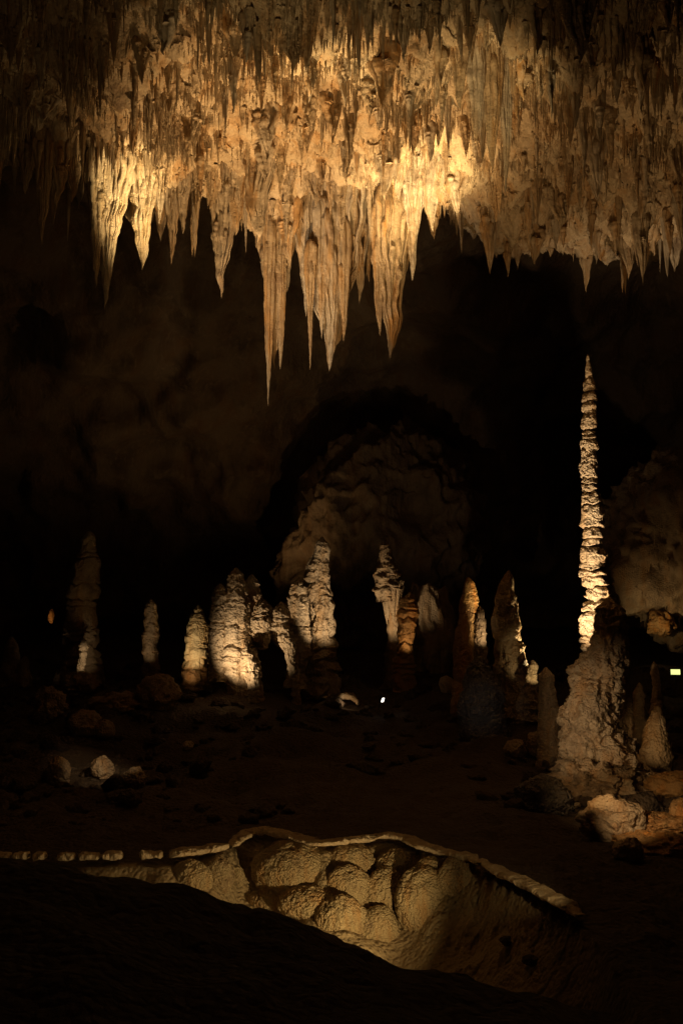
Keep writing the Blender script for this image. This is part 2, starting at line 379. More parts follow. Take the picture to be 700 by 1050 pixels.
# dim right lip
g2 = 'dim stalactites under the right ceiling edge'
for px, top, tip, w, rs, lab in ((517, 215, 267, 14, 50, 'pointed dim stalactite under the ceiling edge, first right of the bright cluster'),
                                 (500, 205, 245, 22, 51, 'blunt pale slab stalactite on the ceiling edge right of the bright cluster'),
                                 (563, 225, 264, 14, 52, 'dim brown cone on the right ceiling edge left of the small dark hollow'),
                                 (585, 225, 262, 20, 53, 'dim rounded stalactite beside the small dark hollow in the right ceiling edge'),
                                 (615, 235, 268, 18, 54, 'dim stubby stalactite in the middle of the right ceiling edge'),
                                 (658, 235, 284, 16, 55, 'dim pointed stalactite hanging lowest from the right ceiling edge'),
                                 (690, 225, 262, 18, 56, 'dim stalactite at the far right end of the ceiling edge')):
    H(px, top, tip, w, 29.5, 9, rs, lab, M_dripo, group=g2)

# --- medium stalactites: individual copies of a few prototypes
protos = []
for i in range(16):
    cu = i % 4 == 3
    v, f = bundle(0.62 if cu else 0.13 + 0.09 * (i % 4), 1.0, 11 if cu else 4 + i % 4, 200 + i, nz_=30, depth=0.3 if cu else 0.6, cap=cu, power=0.7 + 0.1 * (i % 4), tips=1 + i % 2, frac=(.3, .95))
    protos.append(mesh('stalactite', v, f, (M_drip, M_dripo, M_ceil)[i % 3]))
def areaname(px, py):
    if px < 150: return ('high above the golden double-tipped stalactite, towards the left corner', 'upper left') if py < 95 else ('in the dark fringe around the golden double-tipped stalactite', 'left fringe')
    if px < 290: return ('on the ceiling above and left of the tall pale curtain', 'upper middle left') if py < 100 else ('in the ragged edge between golden double tip and ochre needle', 'left of the ochre needle')
    if px < 445: return ('on the bright ceiling above the broad fan', 'above the fan') if py < 100 else ('in the golden tangle just above the broad fan', 'golden tangle')
    if px < 545: return ('on the ceiling around the long cluster at the top edge', 'around the top cluster') if py < 120 else ('under the long cluster at the top edge', 'below the top cluster')
    return ('on the dim upper right ceiling', 'upper right') if py < 120 else ('on the shadowy lower right ceiling near its edge', 'lower right')
def project(p):
    d = p - np.array([0, 0, EYE]); z = d[..., 1] * cos(PITCH) + d[..., 2] * sin(PITCH); y = -d[..., 1] * sin(PITCH) + d[..., 2] * cos(PITCH)
    return CX + d[..., 0] / z * F, CY - y / z * F
PX, PY = project(Kc)
cand = Kc[(PX > -25) & (PX < 725) & (PY > -60)]
cpx, cpy = project(cand)
wt = 0.25 + np.clip(noise(cand * 0.9) + 0.2, 0, 1) + 1.2 * np.exp(-((cpx - 330) / 130) ** 2) * (cpy > 70)
bare = np.where((cpx > 475) & (cpy > 222 + 0.06 * (cpx - 475)), 0.12, 1.0) * np.where((cpx > 215) & (cpx < 450) & (cpy > 125), 0.28, 1.0) * np.where((cpx > 450) & (cpx < 548) & (cpy < 195), 0.35, 1.0) * np.where((cpx < 60) & (cpy > 120), .6, 1)
wt = wt * bare / (wt * bare).sum()
chosen, tries = [], 0
order = rng.choice(len(cand), 3000, replace=False, p=wt)
for j in order:
    p = cand[j]
    if all((p[0] - c[0]) ** 2 + (p[1] - c[1]) ** 2 > 0.42 for c in chosen): chosen.append(p)
    if len(chosen) >= 242: break
for p in chosen:
    px, py = project(p)
    L_ = rng.uniform(0.7, 1.7) * min(1.15, p[1] / 23); w_ = rng.uniform(0.7, 1.2)
    where, grp = areaname(px, py)
    i = int(rng.integers(16))
    o = link('stalactite', protos[i], None, 'thin brown and tan stalactite ' + where, 'stalactite', 'stalactites ' + grp)
    o.location = (p[0], p[1], p[2] + 0.12); o.scale = (w_, w_, L_); o.rotation_euler = (0, 0, rng.uniform(0, 6.28))
# --- countless small ones as one object
def cones(base, L_, R_, seg=6, rings=6):
    n = len(base); t = np.linspace(0, 1, rings); a = np.linspace(0, 2 * pi, seg, endpoint=False)
    rr = R_[:, None] * (1 - t[None]) ** 0.75 * (1 + 0.35 * (rng.random((n, rings)) - .5))
    rr[:, 0] *= 1.5
    lean = rng.normal(0, 0.03, (n, 2))
    v = np.empty((n, rings, seg, 3))
    v[..., 0] = base[:, 0, None, None] + rr[..., None] * np.cos(a) + (lean[:, 0, None] * L_[:, None] * t)[..., None]
    v[..., 1] = base[:, 1, None, None] + rr[..., None] * np.sin(a) + (lean[:, 1, None] * L_[:, None] * t)[..., None]
    v[..., 2] = (base[:, 2, None] - L_[:, None] * t)[..., None]
    f = grid_faces(rings, seg, True)
    f = (f[None] + (np.arange(n) * rings * seg)[:, None, None]).reshape(-1, 4)
    return v.reshape(-1, 3), f
dens = 0.30 + np.clip(noise(cand * 0.7 + 5) * 1.3 + 0.45, 0, 1.4)
nS = 13000
dens = dens * bare
idx = rng.choice(len(cand), nS, p=dens / dens.sum())
bs = cand[idx] + np.stack([rng.normal(0, .05, nS), rng.normal(0, .05, nS), np.full(nS, 0.08)], -1)
cl = np.clip(noise(bs * 1.1 + 9) + 0.55, 0.2, 1.2)
sx_, sy_ = project(bs); Ls = (rng.gamma(3.0, 0.13, nS) * cl + 0.08) * np.where((sx_ > 470) & (sy_ > 190), 0.55, 1.0); Rs = (0.016 + 0.05 * rng.random(nS) ** 2.2) * (0.7 + Ls * 0.8)
v, f = cones(bs, Ls, Rs)
o = link('small_stalactites', mesh('small_stalactites', v, f, M_ceil), None, 'countless short thin stalactites covering the whole ceiling', 'stalactites', None, 'stuff')

# ------------------------------------------------------------------ stalagmites and boulders
def lathe(profile, Y, rs, rings=170, seg=72, depth=1.0, band=0.0, nb=8, lump=0.1, lf=2.5, flute=0.0, nf=14, grain=0.02, ext=0.5, tilt=0.35):
    """rock column from (px, py, half width) rows, top first; ext metres are buried below the last row"""
    pr = np.array(profile, float)
    c = at(pr[:, 0], pr[:, 1], Y); R = pr[:, 2] * pxm(Y)
    c = np.concatenate([c, c[-1:] + [[0, 0, -ext]]]); R = np.append(R, R[-1] * 1.15)
    d = np.concatenate([[0], np.cumsum(np.linalg.norm(np.diff(c, axis=0), axis=1))]); d /= d[-1]
    t = np.linspace(0, 1, rings) ** 1.0
    P = np.stack([np.interp(t, d, c[:, i]) for i in range(3)], -1); RR = np.interp(t, d, R)
    kk = np.ones(5) / 5; RR[2:-2] = np.convolve(RR, kk, 'valid')
    # rounded top
    h = (P[0, 2] - P[:, 2]); r0 = max(RR[3], 0.02); RR = RR * np.sqrt(np.clip(h / (r0 * 1.6 + 1e-6), 0, 1))
    a = np.linspace(0, 2 * pi, seg, endpoint=False)
    T, A = np.meshgrid(t, a, indexing='ij')
    cs = np.stack([np.cos(A), np.sin(A), T * 0], -1)
    m = np.ones_like(T)
    if band:
        q = T * nb + 1.5 * noise(np.stack([T * nb * 0.6, T * 0 + rs, T * 0], -1)) + tilt * noise(np.stack([np.cos(A) * 1.1, np.sin(A) * 1.1, T * nb * 0.7 + rs], -1))
        s = q - np.floor(q); cell = np.floor(q)
        h_ = 0.6 + 0.8 * np.abs(np.sin(cell * 12.9898 + rs))
        crack = np.exp(-(np.minimum(s, 1 - s) / 0.11) ** 2)
        m = m + band * (0.35 * h_ * (s ** 0.8 - 0.4) * (1 - crack) - 0.75 * crack * (0.4 + 0.6 * h_) + 0.35 * np.sin(cell * 7.77 + rs))
    if flute:
        m = m + flute * (noise(np.stack([np.cos(A) * nf / 4, np.sin(A) * nf / 4, T * 1.2 + rs], -1)))
    v = P[:, None, :] + cs * (RR[:, None] * m)[..., None] * np.array([1, depth, 1])
    w = RR[:, None, None]
    v = v + cs * lump * w * 2.2 * fbm(v * (lf / max(RR.max(), .05) * 0.5) + rs, 3)[..., None]
    v = v + cs * grain * ridged(v * 5 + rs, 3)[..., None] * np.minimum(1, w * 3)
    v[..., 2] += (band * 0.5 * w[..., 0] + 0.02) * noise(v * 3 + rs)
    f = grid_faces(rings, seg, True)
    return v.reshape(-1, 3), f
def stal(name, profile, Y, rs, mat, label, group='stalagmites of the middle ground', cat='stalagmite', parent=None, **kw):
    v, f = lathe(profile, Y, rs, **kw)
    b = at(profile[-1][0], profile[-1][1], Y)
    return thing(name, v, f, mat, label, cat, group, parent, base=b)
_ico = {}
def ico(sub):
    if sub not in _ico:
        bm = bmesh.new(); bmesh.ops.create_icosphere(bm, subdivisions=sub, radius=1)
        _ico[sub] = (np.array([v.co[:] for v in bm.verts]), np.array([[v.index for v in f.verts] for f in bm.faces])); bm.free()
    return _ico[sub]
def blob(px, py, w, h, Y, rs, sub=5, amp=0.22, fr=1.3, depth=1.0, grain=0.04, gf=7, flat=0):
    v, f = ico(sub); c = at(px, py, Y); s = np.array([w / 2, w / 2 * depth, h / 2]) * pxm(Y)
    d = 1 + amp * fbm(v * fr + rs, 3) + amp * 0.5 * ridged(v * fr * 1.7 + rs, 2) * 0.5
    q = v * d[:, None] * s + c
    q = q + v * (grain * (ridged(q * gf, 2)))[:, None] * min(1, s.max() * 2)
    return q, f
def boulder(name, px, py, w, h, Y, rs, mat, label, cat='rock', group=None, parent=None, snap=False, **kw):
    if snap:
        y = hit(px, py + h * 0.38, 14, 45)
        if y: Y = y
    v, f = blob(px, py, w, h, Y, rs, **kw)
    return thing(name, v, f, mat, label, cat, group, parent)

# tall slim totem stalagmite
stal('stalagmite', [(602, 364, 1), (603, 378, 3), (604, 392, 5.2), (603, 420, 6.4), (604, 450, 7), (603, 485, 7.6), (607, 520, 8.8), (607, 555, 9.8), (609, 590, 12), (612, 612, 11.5), (606, 640, 9.5), (604, 690, 10), (604, 760, 16)], 27, 3.3, M_pale,
     'very tall slender white stalagmite of stacked ledges, tallest in the chamber', rings=760, seg=120, band=0.44, nb=31, lump=0.09, grain=0.035, lf=3.0, tilt=0.22)
# broad fluted stalagmite in front of it
stal('stalagmite', [(624, 612, 7), (624, 622, 12), (625, 645, 14), (622, 668, 16), (612, 690, 22), (606, 715, 26), (606, 740, 30), (611, 757, 35), (614, 775, 37), (620, 795, 41), (626, 815, 50)], 24, 7.1, M_tan,
     'broad stalagmite with lumpy tan foot standing before the very tall slender one', rings=320, seg=160, band=0.16, nb=6, lump=0.15, lf=4, flute=0.12, nf=20, grain=0.06)
# far left tower
stal('stalagmite', [(92, 544, 6), (92, 556, 8.5), (90, 575, 11), (87, 590, 13), (84, 620, 14), (83, 660, 17), (84, 700, 22), (85, 730, 30)], 40, 9.2, M_tan,
     'dim brown layered stalagmite tower on the far left', rings=300, seg=90, band=0.3, nb=15, lump=0.12)
stal('stalagmite', [(86, 654, 1.5), (86, 664, 4), (84, 680, 4), (82, 694, 3.5)], 38, 2.2, M_pale,
     'tiny brightly lit knobbly stalagmite before the dim tower on the far left', rings=110, seg=48, band=0.5, nb=5, lump=0.15)
stal('stalagmite', [(155, 614, 3), (155, 622, 6), (155, 640, 7), (154, 670, 7.5), (156, 695, 9)], 38, 4.4, M_tan,
     'slim dim finger stalagmite standing on a round boulder left of the pale group', rings=200, seg=64, band=0.10, nb=8, lump=0.12)
stal('stalagmite', [(203, 620, 2.5), (203, 630, 6), (203, 641, 9), (202, 655, 11), (202, 672, 12.5), (200, 692, 13.5)], 37, 5.5, M_pale,
     'squat pale stalagmite with orange foot left of the fused pale group', rings=200, seg=72, band=0.16, nb=5, lump=0.10)

# fused pale group
e = bpy.data.objects.new('fused_stalagmites', None); C.objects.link(e); e.location = V(262, 705, 36)
e['label'] = 'large pale group of fused stalagmites with a dark hollow beneath, left of centre'; e['category'] = 'stalagmite group'
Yc = 36
def tow(profile, rs, **kw):
    kk = dict(rings=260, seg=100, band=0.20, nb=6, lump=0.06, grain=0.035, flute=0.10, nf=14); kk.update(kw)
    Y_ = kk.pop('Y', Yc)
    return stal('tower', profile, Y_, rs, M_pale, None, None, None, parent=e, **kk)
tow([(226, 598, 4), (226, 610, 7), (224, 640, 9), (223, 665, 9), (223, 684, 8)], 1.1, Y=35.8)
tow([(242, 582, 4), (241, 592, 8), (243, 612, 13), (242, 640, 16), (243, 665, 17), (244, 690, 18), (248, 703, 14)], 2.7)
tow([(258, 589, 5), (258, 600, 8), (259, 625, 11), (258, 650, 12)], 3.9, Y=36.4)
tow([(306, 593, 4), (305, 604, 8), (303, 625, 12), (304, 650, 13), (306, 672, 12), (303, 690, 9)], 4.8, Y=36.2)
tow([(254, 662, 5), (256, 675, 8), (258, 690, 9), (262, 704, 7)], 6.3, Y=35.2, band=.2)
tow([(270, 614, 5), (270, 624, 9), (269, 640, 12), (268, 655, 9), (270, 664, 4)], 9.3, ext=0.02)
tow([(288, 617, 6), (287, 626, 10), (286, 645, 13), (289, 658, 9), (293, 668, 4)], 11.7, Y=36.1, ext=0.02)
v, f = blob(278, 640, 44, 24, 36.3, 8.8, amp=0.35, fr=1.6, depth=0.6, grain=0.05, gf=4)
thing('rock_body', v, f, M_pale, None, None, parent=e)
tow([(292, 640, 8), (295, 655, 8), (298, 672, 5), (301, 690, 4), (304, 708, 4)], 7.9, Y=35.6, lump=.2)

stal('stalagmite', [(330, 550, 3), (330, 562, 7), (327, 580, 10), (326, 600, 11.5), (329, 620, 12), (330, 645, 14), (329, 670, 15), (329, 700, 17)], 37, 6.6, M_pale,
     'tall pale round-shouldered stalagmite right of the fused pale group', rings=260, seg=90, band=0.22, nb=7, lump=0.12)
# mushroom with drips
e2 = bpy.data.objects.new('mushroom_stalagmite', None); C.objects.link(e2); e2.location = V(400, 655, 40)
e2['label'] = 'pointed stalagmite overhanging a skirt of drips, right of the lit back wall arch'; e2['category'] = 'stalagmite'
stal('cone', [(394, 554, 3), (395, 566, 6), (396, 580, 10), (397, 594, 12.5), (397, 606, 13), (396, 614, 9)], 40, 3.1, M_tan, None, None, None, parent=e2, rings=180, seg=80, band=0.1, nb=4, lump=0.14, ext=0.1)
vs = []
for k in range(13):
    th = k / 13 * 2 * pi; p = at(402 + 10 * cos(th), 596, 40) + [0, 10 * pxm(40) * sin(th) * 0.8, 0]
    L_ = rng.uniform(1.0, 1.75); t = np.linspace(0, 1, 24)
    vs.append(strand(p + np.stack([-(0.18 * cos(th)) * t, 0 * t, -L_ * t], -1), 0.14 * (1 - t) ** 0.6 + 0.004, 10))
v, f = merge(vs); thing('drip_skirt', v, f, M_tan, None, None, parent=e2)
stal('pedestal', [(402, 600, 8), (404, 630, 6), (407, 660, 9), (408, 700, 16)], 40.3, 8.1, M_tan, None, None, None, parent=e2, rings=120, seg=60, lump=.15)
stal('stalagmite', [(420, 607, 4), (419, 615, 8), (417, 630, 10), (416, 645, 9), (414, 668, 8), (414, 700, 12)], 38, 12.5, M_orng,
     'short orange stalagmite of thick stacked rings beside the drip-skirted one', rings=240, seg=80, band=0.34, nb=9, lump=0.12)
boulder('rock', 440, 655, 44, 110, 42, 5.1, M_tan, 'dim upright rock mass behind the orange ringed stalagmite', amp=.3)
stal('stalagmite', [(480, 591, 3), (481, 605, 7), (480, 625, 10), (479, 660, 12), (482, 700, 17), (488, 735, 24), (492, 775, 30)], 32, 14.2, M_orng,
     'tapering stalagmite with orange tip, left of the thin lit spike', rings=260, seg=100, band=0.10, nb=9, lump=0.09)
stal('stalagmite', [(491, 621, 2), (491, 630, 5), (492, 650, 6), (492, 672, 6), (493, 700, 8)], 30.5, 15.1, M_tan,
     'small knobbly lit spike stalagmite leaning on the orange-tipped one', rings=160, seg=56, band=0.2, nb=7, lump=0.14)
stal('stalagmite', [(490, 672, 6), (492, 690, 13), (494, 715, 20), (495, 745, 24), (497, 775, 27)], 29.5, 16.4, M_grey,
     'bluish grey rough mound stalagmite in front of the orange-tipped one', rings=200, seg=100, lump=0.12, grain=0.05)
stal('stalagmite', [(521, 584, 2.5), (520, 595, 6), (518, 612, 11), (518, 640, 14), (522, 670, 16), (527, 700, 17), (530, 740, 22)], 31, 17.3, M_tan,
     'leaning stalagmite whose right flank glows, between orange tip and slender giant', rings=260, seg=100, band=0.1, nb=9, lump=0.12)
stal('stalagmite', [(546, 676, 3), (546, 684, 5), (544, 697, 5), (545, 720, 7)], 30, 18.8, M_pale,
     'tiny lit knob stalagmite at the foot of the glowing leaning one', rings=90, seg=48, lump=.2)
stal('stalagmite', [(559, 684, 4), (559, 692, 8), (561, 715, 9), (563, 750, 11), (562, 790, 12)], 27, 19.9, M_tan,
     'dim smooth post stalagmite left of the broad lumpy one', rings=150, seg=60, lump=.08)
stal('stalagmite', [(674, 724, 3), (672, 738, 8), (671, 755, 12), (672, 780, 15)], 25.5, 21.3, M_tan,
     'low brown cone stalagmite at the right, lit from the left', rings=140, seg=72, lump=.1)
stal('stalagmite', [(655, 700, 2), (655, 710, 5), (654, 724, 6), (655, 760, 9)], 28, 22.3, M_tan,
     'thin dim stalagmite behind the low brown cone on the right', rings=110, seg=50, lump=.15)
stal('stalagmite', [(670, 678, 2), (671, 690, 4), (673, 702, 4), (673, 740, 7)], 31, 23.3, M_tan,
     'faint little spike stalagmite near the right edge under the draped wall', rings=90, seg=40, lump=.15)
stal('stalagmite', [(635, 665, 4), (634, 690, 9), (634, 720, 11), (634, 770, 13)], 26, 24.3, M_tan,
     'faint rounded stalagmite touching the right side of the broad lumpy one', rings=110, seg=60, lump=.12)
stal('stalagmite', [(12, 652, 3), (12, 670, 7), (10, 690, 9), (10, 730, 14)], 40, 25.3, M_tan,
     'faint stubby stalagmite at the left edge', rings=110, seg=50, lump=.15)
stal('stalagmite', [(26, 672, 3), (25, 684, 6), (24, 700, 8), (24, 735, 12)], 39, 26.3, M_tan,
     'faint low stalagmite second from the left edge', rings=110, seg=50, lump=.15)

# boulders
B = boulder
B('boulder', 163, 712, 40, 34, 36, 1.5, M_tan, 'round brown boulder under the slim finger stalagmite', snap=True)
B('boulder', 88, 742, 30, 24, 33, 2.5, M_tan, 'dim lumpy boulder below the far left tower', snap=True)
B('boulder', 108, 748, 18, 18, 32.5, 3.5, M_tan, 'small dim boulder right of the lumpy one below the far left tower', snap=True)
B('boulder', 84, 703, 34, 22, 36, 4.5, M_tan, 'dim block at the foot of the far left tower', amp=.35, snap=True)
B('boulder', 118, 722, 40, 20, 34, 5.5, M_tan, 'dim slab between far left tower and round brown boulder', amp=.35, snap=True)
B('boulder', 52, 725, 30, 34, 36, 6.5, M_tan, 'dim ragged block left of the far left tower foot', amp=.35, snap=True)
gr = 'lit boulders on the dark left floor'
B('boulder', 60, 792, 22, 26, 27, 7.5, M_tan, 'leftmost of three lit boulders on the dark floor', group=gr, snap=True)
B('boulder', 105, 789, 20, 22, 27.5, 8.5, M_tan, 'middle of three lit boulders on the dark floor, squarest one', group=gr, snap=True)
B('boulder', 138, 799, 22, 20, 26.5, 9.5, M_tan, 'rightmost of three lit boulders on the dark floor, brightest one', group=gr, snap=True)
B('boulder', 193, 765, 10, 9, 30, 10.5, M_pale, 'tiny lone lit pebble-like rock on the floor below the squat pale stalagmite', snap=True)
B('boulder', 212, 704, 10, 20, 34.5, 11.5, M_pale, 'small upright pale rock under the left end of the fused group', snap=True)
B('boulder', 458, 703, 14, 18, 33, 12.5, M_pale, 'small pale rock with lit face on the floor left of the grey mound', snap=True)
B('boulder', 554, 764, 28, 24, 25.5, 13.5, M_tan, 'round warty boulder left of the broad lumpy stalagmite foot', snap=True)
B('boulder', 528, 768, 20, 16, 26, 14.5, M_tan, 'dim little boulder left of the round warty one', snap=True)
B('boulder', 585, 776, 26, 24, 23, 15.5, M_pale, 'pale smooth rock against the left foot of the broad stalagmite', snap=True)
B('boulder', 606, 806, 70, 40, 22.6, 16.5, M_tan, 'craggy tan rock mass below the broad stalagmite', amp=.4, fr=2.2, snap=True)
B('boulder', 648, 806, 60, 26, 22.8, 17.5, M_tan, 'low ridge of rock running right from the broad stalagmite', amp=.35, fr=2, snap=True)
B('boulder', 690, 806, 44, 26, 23.4, 18.5, M_orng, 'low orange-lit rock at the right edge level with the ridge', amp=.35, snap=True)
B('boulder', 556, 818, 50, 34, 22, 19.5, M_grey, 'dark grey boulder mass left below the broad stalagmite', amp=.3, snap=True)
B('boulder', 628, 842, 56, 40, 21, 20.5, M_tan, 'tan broken rock below the craggy tan mass', amp=.3, fr=1.7, gf=4, snap=True)
B('boulder', 676, 845, 60, 16, 21, 21.5, M_orng, 'thin upper shelf of the orange ledges at the right edge', amp=.3, fr=2.2, snap=True)
B('boulder', 672, 868, 74, 22, 20.3, 22.5, M_orng, 'thick lower shelf of the orange ledges at the right edge', amp=.25, fr=2.2, snap=True)
B('boulder', 697, 838, 20, 36, 20.6, 23.5, M_orng, 'upright orange-lit rock cut by the right edge above the lower shelf', snap=True)
B('boulder', 644, 872, 26, 22, 20, 24.5, M_tan, 'brown rock at the left end of the lower orange shelf', snap=True)
B('boulder', 660, 786, 30, 20, 24.6, 25.5, M_tan, 'brown rock between broad stalagmite and low brown cone', snap=True)

# back wall pieces
v, f = blob(402, 560, 176, 226, 56, 31.5, sub=7, amp=0.26, fr=1.3, depth=0.7, grain=0.42, gf=0.55)
v = v + (v - v.mean(0)) * (0.032 * ridged(v * np.array([1.9, 1.9, 0.8]), 5))[:, None]
cc = at(432, 512, 50); dd = np.linalg.norm((v - cc) * np.array([1, .4, .8]), axis=1)
v[:, 1] += 3.5 * np.exp(-(dd / 1.1) ** 2)
thing('rock_buttress', v, f, M_wall, 'dim brown rounded rock buttress with a dark hole on the back wall', 'rock buttress')
v, f = blob(722, 560, 190, 170, 46, 33.5, sub=6, amp=0.22, fr=2.0, depth=0.6, grain=0.2, gf=1.8)
v2 = v - v.mean(0); v += (v2 / np.linalg.norm(v2, axis=1)[:, None]) * (0.3 * ridged(v * np.array([1.6, 1.6, 0.6]), 4))[:, None]
v[:, 1] -= 0.10 * ridged(v * np.array([3.2, 3.2, 0.7]), 4) + 0.15 * ridged(v * 1.1, 2)
fd = [(v, f)]
for k in range(46):
    px = rng.uniform(642, 730); py = rng.uniform(560, 625)
    rr2 = 1 - ((px - 722) / 97) ** 2 - ((py - 560) / 88) ** 2
    if rr2 < 0.02: continue
    p = at(px, py, 46 - 2.45 * math.sqrt(rr2)); t = np.linspace(0, 1, 20); L_ = rng.uniform(0.4, 1.3)
    fd.append(strand(p + np.stack([0.1 * noise(np.stack([t * 3 + k, t * 0, t * 0], -1)), -0.05 * t, -L_ * t], -1), rng.uniform(.06, .16) * (1 - t) ** .5 * np.clip(t * 3 + .1, 0, 1) + .004, 8))
fd = [(a_, b_ if b_.shape[1] == 3 else np.concatenate([b_[:, :3], b_[:, [0, 2, 3]]])) for a_, b_ in fd]
v, f = merge(fd)
thing('flowstone_drape', v, f, M_tan, 'dim draped flowstone on the right wall above a small lit niche', 'flowstone')
B('niche_rock', 678, 640, 26, 22, 44, 34.5, M_orng, 'small glowing knob of rock inside the niche under the right wall drapes', amp=.4)
B('niche_rock', 53, 632, 5, 13, 44, 35.5, M_orng, 'tiny orange sliver of lit rock in the dark on the far left')
# loose rubble on the floor
nR = 1300
v0, f0 = ico(2)
ry = rng.uniform(20.5, 44, nR); rx = rng.uniform(-0.36, 0.36, nR) * ry
kp = (noise(np.stack([rx * .35, ry * .35, rx * 0], -1)) + 0.6 * np.abs(rx / ry) / .36 > 0.12); rx, ry = rx[kp], ry[kp]; nR = len(rx)
rz = ground_full(rx, ry); sz = 0.04 + np.minimum(rng.gamma(1.4, 0.065, nR), 0.3)
sc = sz[:, None] * rng.uniform(0.6, 1.3, (nR, 3)) * [1, 1, .7]
vv = v0[None] * (1 + 0.8 * noise(v0[None] * 1.7 + rng.uniform(0, 90, (nR, 1, 1))))[..., None] * sc[:, None] + np.stack([rx, ry, rz + sz * .15], -1)[:, None]
ff = (f0[None] + (np.arange(nR) * len(v0))[:, None, None]).reshape(-1, 3)
link('rubble', mesh('rubble', vv.reshape(-1, 3), ff, M_ground), None, 'loose rubble scattered over the dark cave floor', 'rubble', None, 'stuff')

# small arch
ap = np.array([(344, 720), (346, 716), (350, 713.5), (355, 713), (361, 714), (365, 717), (367, 721)], float)
t = np.linspace(0, 1, 60); q = np.stack([np.interp(t, np.linspace(0, 1, 7), ap[:, i]) for i in (0, 1)], -1)
P_ = at(q[:, 0], q[:, 1], 33.5); a = np.linspace(0, 2 * pi, 16, endpoint=False)
v = P_[:, None] + 0.09 * np.stack([np.cos(a) * 0.4, np.cos(a) * 1.6, np.sin(a)], -1)[None]
v = v + 0.06 * fbm(v * 5, 3)[..., None]
thing('rock_arch', v, grid_faces(60, 16, True), M_pale, 'tiny lit arch of rock on the dark floor in the centre', 'rock arch')

# ------------------------------------------------------------------ basin: rim and domes
def rim(px0, px1, name, label, thick, over, rs, mat=M_rim, ramp_=14):
    n = max(60, int((px1 - px0) * 2)); px = np.linspace(px0, px1, n)
    Y_ = rimY(px); x = (px - CX) / F * Y_
    c = np.stack([x, Y_, np.full(n, 0.07)], -1)
    T = np.gradient(c, axis=0); T[:, 2] = 0; T /= np.linalg.norm(T, axis=1)[:, None]; Nn = np.stack([-T[:, 1], T[:, 0], T[:, 2]], -1)
    ta = np.clip(np.minimum(px - px0, px1 - px) / ramp_, 0.25, 1) ** 0.5
    m = 28; a = np.linspace(0, 2 * pi, m, endpoint=False)
    cx_ = np.sign(np.cos(a)) * np.abs(np.cos(a)) ** 0.7 * 0.15; cz_ = np.sign(np.sin(a)) * np.abs(np.sin(a)) ** 0.6 * thick
    v = c[:, None] + Nn[:, None] * (cx_[None, :, None] * ta[:, None, None] + 0.15 - over) + np.array([0, 0, 1.0]) * (cz_[None, :, None] * (ta * (1 + 0.5 * noise(np.stack([px * 0.07, px * 0, px * 0 + rs], -1))))[:, None, None] - thick * 0.6)
    v = v + (0.05 * fbm(v * 2.5 + rs, 3) + 0.035 * fbm(v * 9, 3) + 0.012 * ridged(v * 16, 2))[..., None] * np.array([0, -1, 0.6])
    thing(name, v, grid_faces(n, m, True), mat, label, 'rimstone')
rim(228, 496, 'rimstone_ledge', 'curving bright tan rimstone ledge above the round flowstone domes', 0.042, 0.30, 1)
rim(492, 590, 'rimstone_ledge', 'thin bright rimstone ledge slanting down to the right into darkness', 0.036, 0.18, 2)
for a_, b_, lab in ((-8, 20, 'first rimstone nub of the dim row at the left edge'), (24, 39, 'second rimstone nub of the dim row at the left edge'), (43, 56, 'third rimstone nub in the dim row from the left edge'),
                    (66, 84, 'fourth rimstone nub in the dim row, middle of the row'), (88, 109, 'fifth rimstone nub in the dim row, wide one left of the short tan piece'),
                    (111, 132, 'sixth rimstone nub in the dim row, slanting upward'), (149, 172, 'short tan rimstone piece left of the long wedge'), (178, 230, 'long tapering rimstone wedge joining the bright ledge')):
    rim(a_, b_, 'rimstone_nub', lab, 0.05, 0.2, a_, ramp_=2.5)
dg = 'rounded flowstone domes in the lit basin'
for i, (px, py, w, h, dY, lab) in enumerate((
    (196, 903, 42, 38, 15.9, 'ribbed brown flowstone dome at the left end of the basin'),
    (224, 899, 30, 36, 15.8, 'flowstone dome second from the left end of the basin'),
    (243, 900, 15, 22, 15.6, 'narrow little flowstone dome right of the two left end domes'),
    (273, 908, 20, 26, 15.5, 'small half-shadowed flowstone dome left of the biggest dome'),
    (302, 893, 88, 54, 16.6, 'biggest flowstone dome, dark above and lit on its lower right'),
    (318, 926, 60, 30, 15.6, 'low flowstone apron under the biggest dome'),
    (282, 922, 52, 20, 15.3, 'thin flowstone apron left under the biggest dome'),
    (360, 884, 44, 34, 17.4, 'flowstone dome just under the bright ledge, left of the squarish one'),
    (411, 892, 50, 38, 17.3, 'squarish large flowstone dome under the crest of the bright ledge'),
    (357, 912, 46, 46, 16.5, 'flowstone dome in the middle, right of the biggest one'),
    (349, 945, 50, 50, 15.5, 'low flowstone dome, left of the pair at the bottom of the basin'),
    (387, 957, 44, 48, 15.3, 'low flowstone dome, right of the pair at the bottom of the basin'),
    (396, 920, 46, 54, 16.3, 'broad faint flowstone dome below the squarish one'),
    (443, 897, 34, 34, 17.1, 'small flowstone dome right of the squarish one'),
    (470, 901, 42, 40, 16.8, 'flowstone dome at the right end of the bright ledge'),
    (436, 925, 60, 70, 16.2, 'wide flat flowstone bulge in the lower right of the basin'))):
    dY = hit(px, py, 10, 19.5) or dY
    B('flowstone_dome', px, py, w, h, dY + 0.04, 60 + i * 3.1, M_dome, lab, 'flowstone dome', dg, amp=0.09, fr=1.2, depth=0.75, grain=0.020, gf=13, sub=6 if w > 40 else 5)
B('boulder', 520, 965, 14, 7, 12.5, 77.7, M_ground, 'faint flat stone on the dark slope right of the basin', snap=True)
B('boulder', 545, 985, 18, 8, 11.5, 78.7, M_ground, 'faint flat stone lower down the dark slope right of the basin', snap=True)

